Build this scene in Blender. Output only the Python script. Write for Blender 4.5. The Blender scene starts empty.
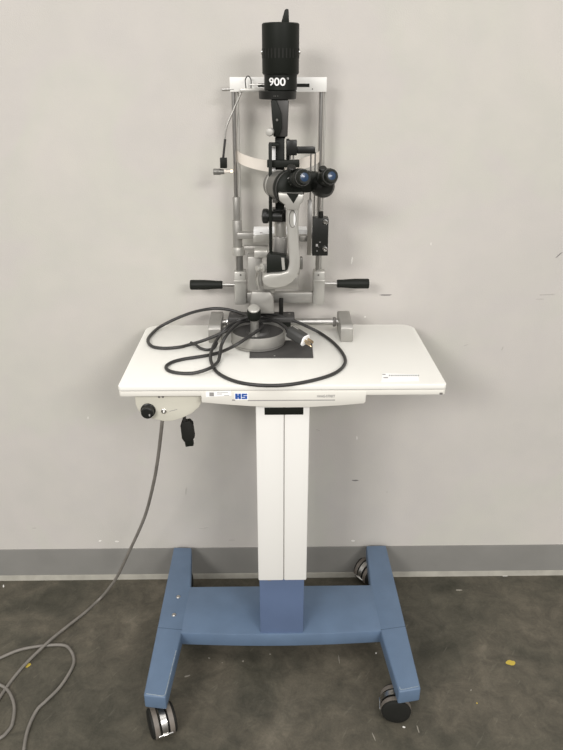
import bpy, bmesh, math, random
from mathutils import Vector, Matrix
random.seed(7)
PI = math.pi
S = bpy.context.scene
COL = S.collection

# ------------------------------------------------------------------ camera
FPX, TILT, YAW, ROLL, CH = 678.7, 0.4141, 0.0159, -0.0009, 1.5
cd = bpy.data.cameras.new('camera'); cam = bpy.data.objects.new('camera', cd); COL.objects.link(cam)
cd.sensor_fit = 'VERTICAL'; cd.sensor_height = 24; cd.lens = FPX / 750 * 24; cd.clip_start = 0.05
cam.matrix_world = (Matrix.Translation((0, 0, CH)) @ Matrix.Rotation(-YAW, 4, 'Z') @
                    Matrix.Rotation(PI/2 - TILT, 4, 'X') @ Matrix.Rotation(-ROLL, 4, 'Z'))
S.camera = cam

# ------------------------------------------------------------------ world, lights, exposure
w = bpy.data.worlds.new('room_light'); S.world = w; w.use_nodes = True
_n, _l = w.node_tree.nodes, w.node_tree.links
_tc = _n.new('ShaderNodeTexCoord'); _sp = _n.new('ShaderNodeSeparateXYZ'); _l.new(_tc.outputs['Generated'], _sp.inputs[0])
_mr = _n.new('ShaderNodeMapRange'); _mr.inputs[1].default_value = -1; _mr.inputs[2].default_value = 1; _l.new(_sp.outputs[2], _mr.inputs[0])
_cr = _n.new('ShaderNodeValToRGB'); _e = _cr.color_ramp.elements     # the hall around the spot: dark floor, pale walls, brighter ceiling
_e[0].position, _e[0].color = .42, (.16, .145, .125, 1); _e[1].position, _e[1].color = 1, (1.0, .985, .965, 1)
for _p, _c in ((.49, (.30, .28, .26)), (.53, (.80, .78, .76)), (.62, (.74, .73, .71)), (.70, (1.0, .985, .96))):
    _k = _e.new(_p); _k.color = (*_c, 1)
_l.new(_mr.outputs[0], _cr.inputs[0]); _l.new(_cr.outputs[0], _n['Background'].inputs[0])
_n['Background'].inputs[1].default_value = 0.77
def area(name, loc, target, sx, sy, power, col=(1, .97, .94)):
    l = bpy.data.lights.new(name, 'AREA'); l.shape = 'RECTANGLE'; l.size = sx; l.size_y = sy
    l.energy = power; l.color = col
    o = bpy.data.objects.new(name, l); COL.objects.link(o); o.location = loc
    o.rotation_euler = (Vector(target) - Vector(loc)).to_track_quat('-Z', 'Y').to_euler(); return o
area('ceiling_lamp_left', (-2.3, -3.2, 3.3), (-.2, 1.7, .6), 1.6, 0.8, 125)
area('ceiling_lamp_right', (2.1, -3.2, 3.3), (.2, 1.7, .6), 1.6, 0.8, 105)
area('ceiling_lamp_overhead', (-.2, -0.3, 3.7), (0, 1.2, 0), 1.6, 0.8, 18)
S.view_settings.view_transform = 'Standard'; S.view_settings.look = 'None'
S.view_settings.gamma = 1; S.view_settings.use_curve_mapping = False
S.view_settings.exposure = 0.12

# ------------------------------------------------------------------ measuring: where a sight line meets a plane of the room
def ray(px, py):
    a, b = px - 281.5, 375 - py
    c, s = math.cos(ROLL), math.sin(ROLL)
    a, b = a*c + b*s, -a*s + b*c
    Y, z = FPX*math.cos(TILT) + b*math.sin(TILT), -FPX*math.sin(TILT) + b*math.cos(TILT)
    return Vector((a*math.cos(YAW) + Y*math.sin(YAW), -a*math.sin(YAW) + Y*math.cos(YAW), z))
def at(px, py, Y):
    r = ray(px, py); return Vector((0, 0, CH)) + r*(Y/r.y)
def az(px, py, z):
    r = ray(px, py); return Vector((0, 0, CH)) + r*((z - CH)/r.z)

# ------------------------------------------------------------------ materials
def mat(name, col, rough=.5, metal=0, var=0.0, scale=20, bump=0.0, bscale=200, spec=.5, trans=0, emit=None):
    m = bpy.data.materials.new(name); m.use_nodes = True; nt = m.node_tree; N = nt.nodes; L = nt.links
    b = N['Principled BSDF']
    b.inputs['Base Color'].default_value = (*col, 1); b.inputs['Roughness'].default_value = rough
    b.inputs['Metallic'].default_value = metal; b.inputs['Specular IOR Level'].default_value = spec
    if trans: b.inputs['Transmission Weight'].default_value = trans
    if emit: b.inputs['Emission Color'].default_value = (*emit[0], 1); b.inputs['Emission Strength'].default_value = emit[1]
    tc = N.new('ShaderNodeTexCoord')
    if var:
        n = N.new('ShaderNodeTexNoise'); n.inputs['Scale'].default_value = scale; n.inputs['Detail'].default_value = 6
        L.new(tc.outputs['Object'], n.inputs['Vector'])
        r = N.new('ShaderNodeMapRange'); r.inputs[1].default_value = .3; r.inputs[2].default_value = .7
        r.inputs[3].default_value = 1 - var; r.inputs[4].default_value = 1 + var
        L.new(n.outputs[0], r.inputs[0])
        mx = N.new('ShaderNodeMix'); mx.data_type = 'RGBA'; mx.blend_type = 'MULTIPLY'; mx.inputs[0].default_value = 1
        mx.inputs[6].default_value = (*col, 1); L.new(r.outputs[0], mx.inputs[7]); L.new(mx.outputs[2], b.inputs['Base Color'])
    if bump:
        n2 = N.new('ShaderNodeTexNoise'); n2.inputs['Scale'].default_value = bscale; n2.inputs['Detail'].default_value = 3
        L.new(tc.outputs['Object'], n2.inputs['Vector'])
        bp = N.new('ShaderNodeBump'); bp.inputs['Strength'].default_value = bump; bp.inputs['Distance'].default_value = .002
        L.new(n2.outputs[0], bp.inputs['Height']); L.new(bp.outputs[0], b.inputs['Normal'])
    return m
def ramp(N, L, src, stops):
    r = N.new('ShaderNodeValToRGB'); e = r.color_ramp.elements
    e[0].position, e[0].color = stops[0][0], (*stops[0][1], 1); e[1].position, e[1].color = stops[-1][0], (*stops[-1][1], 1)
    for p, c in stops[1:-1]:
        k = e.new(p); k.color = (*c, 1)
    L.new(src, r.inputs[0]); return r
def wall_mat():
    m = mat('wall_paint', (.6, .56, .51), .75, bump=.25, bscale=350); N, L = m.node_tree.nodes, m.node_tree.links; b = N['Principled BSDF']
    tc = N.new('ShaderNodeTexCoord'); n = N.new('ShaderNodeTexNoise'); n.inputs['Scale'].default_value = 1.6
    n.inputs['Detail'].default_value = 5; n.inputs['Roughness'].default_value = .55; n.inputs['Distortion'].default_value = .6
    L.new(tc.outputs['Object'], n.inputs['Vector'])
    r = ramp(N, L, n.outputs[0], [(.3, (.52, .505, .462)), (.5, (.545, .518, .487)), (.56, (.54, .526, .478)), (.72, (.575, .542, .508))])
    n3 = N.new('ShaderNodeTexNoise'); n3.inputs['Scale'].default_value = 14; n3.inputs['Detail'].default_value = 8
    L.new(tc.outputs['Object'], n3.inputs['Vector'])
    r3 = ramp(N, L, n3.outputs[0], [(.35, (.985, .985, .99)), (.65, (1.015, 1.015, 1.01))])
    mx = N.new('ShaderNodeMix'); mx.data_type = 'RGBA'; mx.blend_type = 'MULTIPLY'; mx.inputs[0].default_value = 1
    L.new(r.outputs[0], mx.inputs[6]); L.new(r3.outputs[0], mx.inputs[7]); L.new(mx.outputs[2], b.inputs['Base Color']); return m
def floor_mat():
    m = mat('concrete', (.1, .09, .08), .55, bump=.3, bscale=120, spec=.35); N, L = m.node_tree.nodes, m.node_tree.links; b = N['Principled BSDF']
    tc = N.new('ShaderNodeTexCoord')
    def noise(s, d, dist=0, rough=.6):
        n = N.new('ShaderNodeTexNoise'); n.inputs['Scale'].default_value = s; n.inputs['Detail'].default_value = d
        n.inputs['Distortion'].default_value = dist; n.inputs['Roughness'].default_value = rough
        L.new(tc.outputs['Object'], n.inputs['Vector']); return n
    a = ramp(N, L, noise(3.2, 7, .8).outputs[0], [(.30, (.045, .043, .032)), (.44, (.074, .069, .053)), (.58, (.097, .087, .067)), (.72, (.140, .126, .098))])
    c = ramp(N, L, noise(16, 9, .6, .72).outputs[0], [(.32, (.66, .67, .66)), (.68, (1.36, 1.33, 1.30))])
    d = ramp(N, L, noise(140, 6, 0, .8).outputs[0], [(.3, (.85, .85, .85)), (.7, (1.15, 1.15, 1.15))])
    prev = a.outputs[0]
    for q in (c, d):
        mx = N.new('ShaderNodeMix'); mx.data_type = 'RGBA'; mx.blend_type = 'MULTIPLY'; mx.inputs[0].default_value = 1
        L.new(prev, mx.inputs[6]); L.new(q.outputs[0], mx.inputs[7]); prev = mx.outputs[2]
    mp = N.new('ShaderNodeMapping'); mp.vector_type = 'TEXTURE'; mp.inputs['Rotation'].default_value = (0, 0, .9); mp.inputs['Scale'].default_value = (.06, .012, 1)
    L.new(tc.outputs['Object'], mp.inputs[0]); ns = N.new('ShaderNodeTexNoise'); ns.inputs['Scale'].default_value = 1; ns.inputs['Detail'].default_value = 3; ns.inputs['Distortion'].default_value = .4
    L.new(mp.outputs[0], ns.inputs['Vector'])
    sc = ramp(N, L, ns.outputs[0], [(.66, (0, 0, 0)), (.76, (.22, .22, .22))])
    mx = N.new('ShaderNodeMix'); mx.data_type = 'RGBA'; L.new(sc.outputs[0], mx.inputs[0]); L.new(prev, mx.inputs[6])
    mx.inputs[7].default_value = (.26, .24, .19, 1); prev = mx.outputs[2]
    v = N.new('ShaderNodeTexVoronoi'); v.inputs['Scale'].default_value = 26; v.inputs['Randomness'].default_value = 1
    L.new(tc.outputs['Object'], v.inputs['Vector'])
    sp = ramp(N, L, v.outputs['Distance'], [(.035, (1, 1, 1)), (.06, (0, 0, 0))])
    gate = ramp(N, L, noise(9, 2).outputs[0], [(.58, (0, 0, 0)), (.64, (1, 1, 1))])
    mu = N.new('ShaderNodeMath'); mu.operation = 'MULTIPLY'; L.new(sp.outputs[0], mu.inputs[0]); L.new(gate.outputs[0], mu.inputs[1])
    mx = N.new('ShaderNodeMix'); mx.data_type = 'RGBA'; L.new(mu.outputs[0], mx.inputs[0]); L.new(prev, mx.inputs[6])
    mx.inputs[7].default_value = (.33, .3, .24, 1); L.new(mx.outputs[2], b.inputs['Base Color']); return m
def cable_mat(name, col, rough):
    return mat(name, col, rough, var=.15, scale=30)
M = dict(
    wall=wall_mat(), floor=floor_mat(),
    base_board=mat('grey_vinyl', (.215, .21, .195), .5, var=.06, scale=9),
    toe_strip=mat('beige_edge', (.34, .325, .28), .8, var=.12, scale=25),
    top=mat('white_laminate', (.86, .85, .80), .38, var=.015, scale=4),
    cream=mat('cream_paint', (.74, .72, .66), .45, var=.02, scale=12),
    creambox=mat('ivory_plastic', (.66, .64, .55), .45, var=.03, scale=12),
    white=mat('white_paint', (.80, .79, .755), .4),
    seam=mat('dark_gap', (.16, .15, .14), .7),
    edge=mat('grey_line', (.36, .35, .34), .6),
    blue=mat('blue_textured_paint', (.108, .162, .245), .5, var=.08, scale=14, bump=.25, bscale=500),
    post=mat('blue_violet_paint', (.105, .150, .255), .45, var=.04, scale=14, bump=.2, bscale=500),
    weld=mat('dark_blue_seam', (.05, .08, .125), .5),
    worn=mat('worn_bare_edge', (.30, .34, .36), .6, var=.3, scale=90),
    black=mat('black_paint', (.009, .0105, .008), .5, spec=.22),
    blackm=mat('satin_black', (.012, .0125, .011), .35, spec=.35),
    char=mat('charcoal_paint', (.055, .053, .05), .4, spec=.3),
    rubber=mat('black_rubber', (.016, .016, .014), .6, spec=.2),
    tread=mat('taupe_tread', (.16, .14, .12), .5, var=.15, scale=60),
    cord=cable_mat('black_cable', (.028, .027, .026), .42),
    gcord=cable_mat('grey_cable', (.19, .175, .155), .5),
    chrome=mat('chrome', (.72, .71, .69), .16, metal=1),
    steel=mat('brushed_steel', (.50, .49, .47), .28, metal=1, var=.06, scale=80),
    alu=mat('cast_aluminium', (.37, .36, .335), .42, metal=.55, var=.05, scale=30),
    alul=mat('light_aluminium', (.50, .49, .455), .40, metal=.5, var=.04, scale=30),
    alud=mat('grey_aluminium', (.20, .195, .18), .4, metal=.5, var=.06, scale=30),
    slate=mat('dark_slate_plate', (.055, .053, .051), .5, var=.1, scale=40),
    ivory=mat('ivory_band', (.82, .76, .68), .5),
    paper=mat('white_paper', (.93, .93, .92), .7),
    ink=mat('print_ink', (.10, .10, .11), .7), greyink=mat('grey_ink', (.3, .29, .28), .7),
    logo=mat('logo_blue', (.015, .085, .36), .5),
    lettering=mat('white_lettering', (.85, .85, .84), .5),
    glass=mat('blue_coated_lens', (.010, .035, .085), .22, spec=.6), amber=mat('amber_glint_paint', (.75, .36, .16), .2, emit=((1, .5, .2), .5)),  # amber is the colour of a painted glint
    glow=mat('warm_highlight', (1, .8, .6), .4, emit=((1, .72, .45), 1.6)),  # warm highlight painted with emission
    brass=mat('brass_prong', (.6, .48, .33), .3, metal=1),
    plug=mat('dark_grey_plug', (.045, .045, .043), .5),
    yellow=mat('yellow_paint_spot', (.5, .38, .06), .7), scuff=mat('dark_scuff', (.22, .21, .2), .8), pale=mat('pale_chip', (.78, .76, .72), .8),
    softscuff=mat('faint_scuff', (.45, .43, .4), .8), fleck=mat('pale_floor_fleck', (.27, .25, .21), .8),
)

# ------------------------------------------------------------------ mesh helpers
class MB:
    def __init__(s): s.bm = bmesh.new()
    def box(s, x0, x1, y0, y1, z0, z1, bev=0, seg=2, rot=None, piv=None):
        t = bmesh.new(); bmesh.ops.create_cube(t, size=1)
        for v in t.verts: v.co = Vector((x0 + (v.co.x+.5)*(x1-x0), y0 + (v.co.y+.5)*(y1-y0), z0 + (v.co.z+.5)*(z1-z0)))
        if bev: bmesh.ops.bevel(t, geom=t.edges[:], offset=bev, segments=seg, profile=.5, affect='EDGES')
        if rot: bmesh.ops.rotate(t, verts=t.verts, cent=piv, matrix=rot)
        return s._join(t)
    def _join(s, t):
        me = bpy.data.meshes.new('tmp'); t.to_mesh(me); t.free(); s.bm.from_mesh(me); bpy.data.meshes.remove(me); return s
    def prism(s, pts, vec, bev=0, seg=2):
        """closed outline of 3D points pushed along vec"""
        t = bmesh.new(); vs = [t.verts.new(p) for p in pts]; f = t.faces.new(vs)
        r = bmesh.ops.extrude_face_region(t, geom=[f]); nv = [e for e in r['geom'] if isinstance(e, bmesh.types.BMVert)]
        bmesh.ops.translate(t, verts=nv, vec=vec); bmesh.ops.recalc_face_normals(t, faces=t.faces)
        if bev: bmesh.ops.bevel(t, geom=t.edges[:], offset=bev, segments=seg, profile=.5, affect='EDGES', clamp_overlap=True)
        return s._join(t)
    def lathe(s, prof, p0, axis=(0, 0, 1), n=32):
        """prof = (distance along axis, radius) from p0"""
        p0 = Vector(p0); q = Vector(axis).normalized().to_track_quat('Z', 'Y'); rings = []; t = bmesh.new()
        for d, r in prof:
            rings.append([t.verts.new(p0 + q @ Vector((max(r, 1e-5)*math.cos(2*PI*k/n), max(r, 1e-5)*math.sin(2*PI*k/n), d))) for k in range(n)])
        for a, b in zip(rings, rings[1:]):
            for k in range(n): t.faces.new((a[k], a[(k+1) % n], b[(k+1) % n], b[k]))
        t.faces.new(rings[0]); t.faces.new(rings[-1]); bmesh.ops.recalc_face_normals(t, faces=t.faces)
        return s._join(t)
    def cyl(s, p0, p1, r, r1=None, bev=0.0, n=28):
        p0, p1 = Vector(p0), Vector(p1); d = (p1-p0).length; r1 = r if r1 is None else r1
        if bev: pr = [(0, r-bev), (bev*.3, r-bev*.3), (bev, r), (d-bev, r1), (d-bev*.3, r1-bev*.3), (d, r1-bev)]
        else: pr = [(0, r), (d, r1)]
        return s.lathe(pr, p0, p1-p0, n)
    def tube(s, pts, r, n=10, sub=6, closed=False):
        P = smooth(pts, sub); t = bmesh.new(); rings = []; T = (P[1]-P[0]).normalized()
        up = Vector((0, 0, 1)) if abs(T.z) < .9 else Vector((1, 0, 0)); nrm = T.cross(up).normalized()
        for i, p in enumerate(P):
            T = (P[min(i+1, len(P)-1)] - P[max(i-1, 0)]).normalized()
            nrm = (nrm - T*nrm.dot(T)).normalized(); b = T.cross(nrm)
            rings.append([t.verts.new(p + (nrm*math.cos(2*PI*k/n) + b*math.sin(2*PI*k/n))*r) for k in range(n)])
        for a, b in zip(rings, rings[1:]):
            for k in range(n): t.faces.new((a[k], a[(k+1) % n], b[(k+1) % n], b[k]))
        t.faces.new(rings[0]); t.faces.new(rings[-1]); bmesh.ops.recalc_face_normals(t, faces=t.faces)
        return s._join(t)
    def build(s, name, m, parent=None, label=None, ang=35):
        me = bpy.data.meshes.new(name); o = bpy.data.objects.new(name, me); COL.objects.link(o)
        off = Vector((0, 0, 0)); q = parent
        while q is not None: off += q.location; q = q.parent
        for v in s.bm.verts: v.co -= off
        if parent is None:
            c = sum((v.co for v in s.bm.verts), Vector())/len(s.bm.verts); c.z = min(v.co.z for v in s.bm.verts)
            for v in s.bm.verts: v.co -= c
            o.location = c
        s.bm.to_mesh(me); s.bm.free(); me.materials.append(M[m] if isinstance(m, str) else m)
        for p in me.polygons: p.use_smooth = True
        me.set_sharp_from_angle(angle=math.radians(ang))
        if parent is not None: o.parent = parent
        if label: o['label'] = label
        return o
def smooth(pts, sub):
    P = [Vector(p) for p in pts]
    if len(P) < 3: return P
    out = []
    for i in range(len(P)-1):
        a = P[i-1] if i else P[0]*2-P[1]; b, c = P[i], P[i+1]; d = P[i+2] if i+2 < len(P) else P[-1]*2-P[-2]
        for k in range(sub):
            t = k/sub; out.append(.5*((2*b) + (c-a)*t + (2*a-5*b+4*c-d)*t*t + (3*b-a-3*c+d)*t**3))
    out.append(P[-1]); return out
def thing(name, loc, label, cat, group=None):
    o = bpy.data.objects.new(name, None); o.empty_display_size = .05; COL.objects.link(o); o.location = loc
    o['label'] = label; o['category'] = cat
    if group: o['group'] = group
    return o
def struct(name, mb, m):
    o = mb.build(name, m); o['kind'] = 'structure'; return o
def text_bm(s, size, depth):
    c = bpy.data.curves.new('t', 'FONT'); c.body = s; c.size = size; c.extrude = depth; c.align_x = 'CENTER'; c.align_y = 'CENTER'
    c.offset = size*.018
    o = bpy.data.objects.new('t', c); COL.objects.link(o); bpy.context.view_layer.update()
    me = bpy.data.meshes.new_from_object(o.evaluated_get(bpy.context.evaluated_depsgraph_get()))
    bpy.data.objects.remove(o); mb = MB(); mb.bm.from_mesh(me); return mb

# ================================================================== the setting
YW = 1.774
struct('floor', MB().box(-3, 3, -2.5, YW+.1, -.1, 0), 'floor')
wall = struct('wall_back', MB().box(-3, 3, YW, YW+.12, -.1, 3.4), 'wall')
bbm = MB()
prof = [(0, .117), (-.003, .1168), (-.0038, .113), (-.0038, .018), (-.0045, .014), (-.007, .006), (-.009, 0), (0, 0)]
bbm.prism([Vector((-3, YW+y, z)) for y, z in prof], Vector((6, 0, 0)))
bb = struct('baseboard_back', bbm, 'base_board')
MB().prism([Vector((-3, YW+y, z)) for y, z in [(-.0045, .0165), (-.006, .0155), (-.0085, .008), (-.0115, .0005), (-.0045, .0005)]], Vector((6, 0, 0))).build('beige_toe', 'toe_strip', bb, 'pale beige toe of the baseboard')  # toe strip in a paler beige than the baseboard
# scuffs and chips on the wall (pixel centre, half sizes in px)
def blot(cx, cy, rx, ry, m, name, parent, ang=0, onfloor=False):
    n = 14; pts = []
    for k in range(n):
        a = 2*PI*k/n; q = random.uniform(.75, 1.1)
        x, y = rx*q*math.cos(a), ry*q*math.sin(a); c, s = math.cos(ang), math.sin(ang)
        px, py = cx + x*c - y*s, cy + x*s + y*c
        pts.append(az(px, py, .0008) if onfloor else at(px, py, YW-.0006))
    MB().prism(pts, Vector((0, 0, -.001)) if onfloor else Vector((0, .001, 0))).build(name, m, parent)
for a in [(385.5, 295, 7, .8, 'scuff', 0), (548, 294.5, 9, .6, 'softscuff', -.05), (540, 299, 5, .4, 'softscuff', 0), (559, 255, 4.5, .5, 'scuff', -.7),
          (431, 244, .5, 1.5, 'pale', 0), (352, 260, .8, 4, 'pale', .15), (357, 292, .5, 8, 'softscuff', 1.5), (365, 317, .9, .9, 'pale', 0),
          (502.5, 348.5, .5, 2.2, 'softscuff', .5), (466, 345, 3, .4, 'softscuff', -.3), (186, 491, .9, 4, 'softscuff', .1),
          (100, 541, 1.5, .8, 'pale', 0), (117, 541.5, 2.2, .7, 'pale', 0), (34, 528, 2.5, .5, 'softscuff', 0), (204, 528, 5, .4, 'softscuff', -.1),
          (355, 480.5, 3.5, .7, 'scuff', 0), (357, 438, .6, 2, 'pale', 0), (353, 541, 2, .8, 'pale', 0), (318, 430, 2.4, .5, 'softscuff', .3), (88, 418, .5, 1.5, 'pale', 0),
          (232, 540, 4, .4, 'softscuff', 0), (387, 492, .7, .7, 'softscuff', 0)]:
    blot(a[0], a[1], a[2], a[3], a[4], 'scuff_mark' if a[4] != 'pale' else 'paint_chip', wall, a[5])
fl = bpy.data.objects['floor']
for a in [(510.5, 662.5, 5.5, 2.6, 'yellow', .1), (28.5, 665, 3.4, 1.5, 'yellow', -.6)]:
    blot(a[0], a[1], a[2], a[3], a[4], 'yellow_paint_spot', fl, a[5], True)
for a in [(505, 575.3, 3, 1, 'pale', 0), (459, 590, 3.5, .8, 'fleck', 0), (3.5, 586, .8, 1.6, 'pale', 0), (89, 577.5, 1.6, .6, 'pale', 0),
          (187, 676, 3.5, .8, 'fleck', -.3), (209, 658, 1.0, .7, 'fleck', .2), (339, 659, .5, 5, 'fleck', -.15), (404, 727, 1.6, .8, 'pale', .3), (418, 729, .6, 4, 'fleck', -.3),
          (374, 737, .5, 5, 'fleck', -.4), (376, 653, .8, .8, 'pale', 0), (477, 703, 1, .6, 'yellow', .8), (471, 690, .8, .8, 'fleck', 0), (243, 661, 1, .8, 'fleck', 0), (270, 654, 1, .6, 'fleck', 0)]:
    blot(a[0], a[1], a[2], a[3], a[4], 'floor_fleck', fl, a[5], True)

# ================================================================== instrument table on castors
T = thing('instrument_table', (.0275, 1.47, 0), 'white instrument table on a blue H-shaped base with four castors', 'table')
ZT = .8896; X0, X1, Y0, Y1 = -.3317, .3799, 1.3327, 1.7242
def rounded_rect(x0, x1, y0, y1, r, z, n=5, rf=None):
    rf = r if rf is None else rf; pts = []
    for cx, cy, a0, q in ((x1-r, y1-r, 0, r), (x0+r, y1-r, PI/2, r), (x0+rf, y0+rf, PI, rf), (x1-rf, y0+rf, 1.5*PI, rf)):
        for k in range(n+1):
            a = a0 + PI/2*k/n; pts.append(Vector((cx+q*math.cos(a), cy+q*math.sin(a), z)))
    return pts
top = MB().prism(rounded_rect(X0, X1, Y0, Y1, .035, ZT-.0108, rf=.006), Vector((0, 0, .0108)), bev=.0012).build('tabletop', 'top', T)
MB().prism(rounded_rect(X0+.003, X1-.003, Y0+.0028, Y1-.003, .033, ZT-.0130, rf=.006), Vector((0, 0, .0024))).build('edge_groove', 'edge', top)
fr = MB().prism(rounded_rect(X0+.0005, X1-.0005, Y0+.0005, Y1-.001, .034, ZT-.0245, rf=.006), Vector((0, 0, .0117)), bev=.001).build('table_frame', 'cream', T)
MB().box(.366, .3725, Y0-.0006, Y0+.001, ZT-.024, ZT-.0195).build('edge_clip', 'seam', fr)
# apron with the maker's logo: shallow tray, lower edge bowed
yF = Y0 - .0005
aw = [(201, 391.5), (201.5, 402.5), (225, 404.6), (250, 406.4), (280, 407.6), (310, 407.2), (340, 405.6), (364, 403.6), (365.5, 402), (366.5, 391.5)]
ap = MB().prism([at(x, y, yF) + Vector((0, 0, 0)) for x, y in aw], Vector((0, .30, 0)), bev=.0015).build('apron', 'cream', T)
def plate(px0, py0, px1, py1, Y, m, name, parent, th=.0006, lab=None):
    a, b = at(px0, py1, Y), at(px1, py0, Y)
    return MB().box(a.x, b.x, Y-th, Y+.0005, min(a.z, b.z), max(a.z, b.z)).build(name, m, parent, lab)
plate(232, 399.4, 235.2, 400.6, yF, 'greyink', 'grey_stripe', ap)
plate(247.8, 399.5, 335, 400.9, yF, 'greyink', 'grey_stripe', ap)
# logo built of bars on a white field
lg = plate(234.6, 392.8, 248.2, 400, yF, 'paper', 'logo_field', ap)
lm = MB()
def lbar(u0, v0, u1, v1):
    a, b = at(235.3 + u0, 393.6 + v1, yF-.0006), at(235.3 + u1, 393.6 + v0, yF-.0006); lm.box(a.x, b.x, yF-.0011, yF-.0005, a.z, b.z)
for u in (0, 3.2): lbar(u, 0, u+2.4, 5.4)
lbar(2.4, 2.1, 3.2, 3.3)
lbar(6.4, 0, 11.8, 1.6); lbar(6.4, 1.6, 8.2, 2.2); lbar(6.4, 2.2, 11.8, 3.4); lbar(9.9, 3.4, 11.8, 4.0); lbar(6.4, 4.0, 11.8, 5.4)
lm.build('logo', 'logo', lg)
def put_text(s, px, py, Y, wpx, m, name, parent, tilt=0):
    mb = text_bm(s, .01, .0002); xs = [v.co.x for v in mb.bm.verts]; wd = max(xs)-min(xs)
    k = (at(px+wpx/2, py, Y).x - at(px-wpx/2, py, Y).x)/wd; c = at(px, py, Y)
    for v in mb.bm.verts: v.co = Vector((c.x + v.co.x*k, Y - .0003 - v.co.z, c.z + v.co.y*k*1.25 + tilt*v.co.x*k))
    return mb.build(name, m, parent)
put_text('HAAG-STREIT', 326, 396.2, yF, 18, 'greyink', 'maker_name', ap)
# asset sticker on the apron
st = MB().prism([at(206, 397.2, yF-.0003), at(231.5, 395.6, yF-.0003), at(231.2, 390.6, yF-.0003), at(205.6, 392, yF-.0003)], Vector((0, .0006, 0))).build('asset_sticker', 'paper', ap, 'white asset sticker')
plate(209.5, 392.4, 213.8, 396.2, yF-.0004, 'greyink', 'printed_square', st, th=.0003)
for i, (a, b) in enumerate([(217, 228), (217, 222), (224, 229)]):
    plate(a, 392.4+i*1.4, b, 392.9+i*1.4, yF-.0004, 'edge', 'printed_line', st, th=.0003)
# sticker lying on the tabletop
q = [az(381, 382, ZT+.0003), az(419, 381, ZT+.0003), az(418.5, 374.5, ZT+.0003), az(382.5, 373.3, ZT+.0003)]
sk = MB().prism(q, Vector((0, 0, .0004))).build('tabletop_sticker', 'paper', top, 'white printed sticker')
sm = MB()
def flatmark(a, b, c, d, mb):
    mb.prism([az(a, d, ZT+.0008), az(c, d, ZT+.0008), az(c, b, ZT+.0008), az(a, b, ZT+.0008)], Vector((0, 0, .0002)))
x = 389
while x < 418:
    wd = random.uniform(1.0, 1.7); flatmark(x, 374.9, x+wd, 376.1, sm); x += wd + .8
flatmark(382.5, 374, 385.5, 374.9, sm); flatmark(383.5, 377.2, 388, 378.1, sm)
sm.build('printed_text', 'greyink', sk)

# column
cF = 1.352
a, b = at(255.6, 408, cF), at(309.8, 408, cF); zb = at(283, 580.5, cF).z; xm = at(284, 500, cF).x
cv = MB().box(a.x, xm-.0006, cF, cF+.17, zb, ZT-.03, .003).build('column_cover', 'white', T)
MB().box(xm+.0006, b.x, cF, cF+.17, zb, ZT-.03, .003).build('column_cover', 'white', T)
MB().box(a.x+.006, b.x-.006, cF+.004, cF+.165, zb+.003, ZT-.026).build('column_core', 'seam', T)
p0, p1 = at(264.5, 415, cF-.001), at(303.5, 407.5, cF-.001)
MB().box(p0.x, p1.x, cF-.0012, cF+.02, p0.z, p1.z, .001).build('column_slot', 'black', T)
MB().box(p0.x+.004, p0.x+.012, cF-.001, cF+.0, zb, zb+.0015).build('cover_chip', 'seam', cv)
p0, p1 = at(260, 632, 1.372), at(304.6, 580, 1.372)
MB().box(p0.x, p1.x, 1.388, 1.51, .1, zb+.03, .003).build('inner_post', 'post', T)
# base: crossbeam and two side legs
ZB, TH = .135, .042
bxl, bxr = -.2442, .2895
beam = []
for k in range(13):
    t = k/12; beam.append(Vector((bxl-.01 + (bxr-bxl+.02)*t, 1.392 - .010*math.sin(PI*t), ZB-TH)))
beam += [Vector((bxr+.01, 1.572, ZB-TH)), Vector((bxl-.01, 1.572, ZB-TH))]
MB().prism(beam, Vector((0, 0, TH-.0006)), bev=.003).build('crossbeam', 'blue', T)
xc = .0222
def legs(s):
    if s < 0: o = [(143.5, 695), (165.5, 697.5), (181.5, 633), (190.8, 586), (191.6, 547.5), (173.8, 547)]
    else: o = [(421, 688.5), (399, 692), (381, 632), (370.5, 585), (366.3, 545.5), (386, 545)]
    P = [az(x, y, ZB) for x, y in o]
    for p in P: p.z = ZB-TH
    if s < 0: P.reverse()
    o = MB().prism(P, Vector((0, 0, TH)), bev=.0045, seg=3).build('base_leg', 'blue', T)
    # weld seam across the leg
    if s < 0: a, b = az(158.2, 627.8, ZB), az(182.2, 630, ZB)
    else: a, b = az(380.6, 630, ZB), az(405.6, 626.5, ZB)
    d = Vector((0, .0012, 0))
    MB().prism([a+Vector((0, 0, -.002)), b+Vector((0, 0, -.002)), b+d+Vector((0, 0, -.002)), a+d+Vector((0, 0, -.002))], Vector((0, 0, .0024))).build('weld_seam', 'weld', o)
    # worn paint along the leg's front edge
    if s < 0: W = [az(146, 694.4, ZB), az(155, 695.6, ZB), az(163.6, 696.3, ZB), az(166.4, 690, ZB), az(171, 671, ZB), az(176, 651, ZB)]
    else: W = [az(418.8, 686.8, ZB), az(410, 688.8, ZB), az(401.2, 690.2, ZB), az(399.8, 687.4, ZB)]
    W = [p + Vector((0, .0022, -.0007)) for p in W]
    MB().tube(W, .0010, n=6, sub=4).build('worn_edge', 'worn', o)
    return o
L1 = legs(-1); L2 = legs(1)
for p in ((178.3, 597), (174, 615)):
    c = az(*p, ZB); MB().lathe([(-.001, .0062), (.001, .0062), (.0028, .0045), (.003, .002), (.0022, .0018)], c, (0, 0, 1), 20).build('bolt', 'steel', L1)
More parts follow.
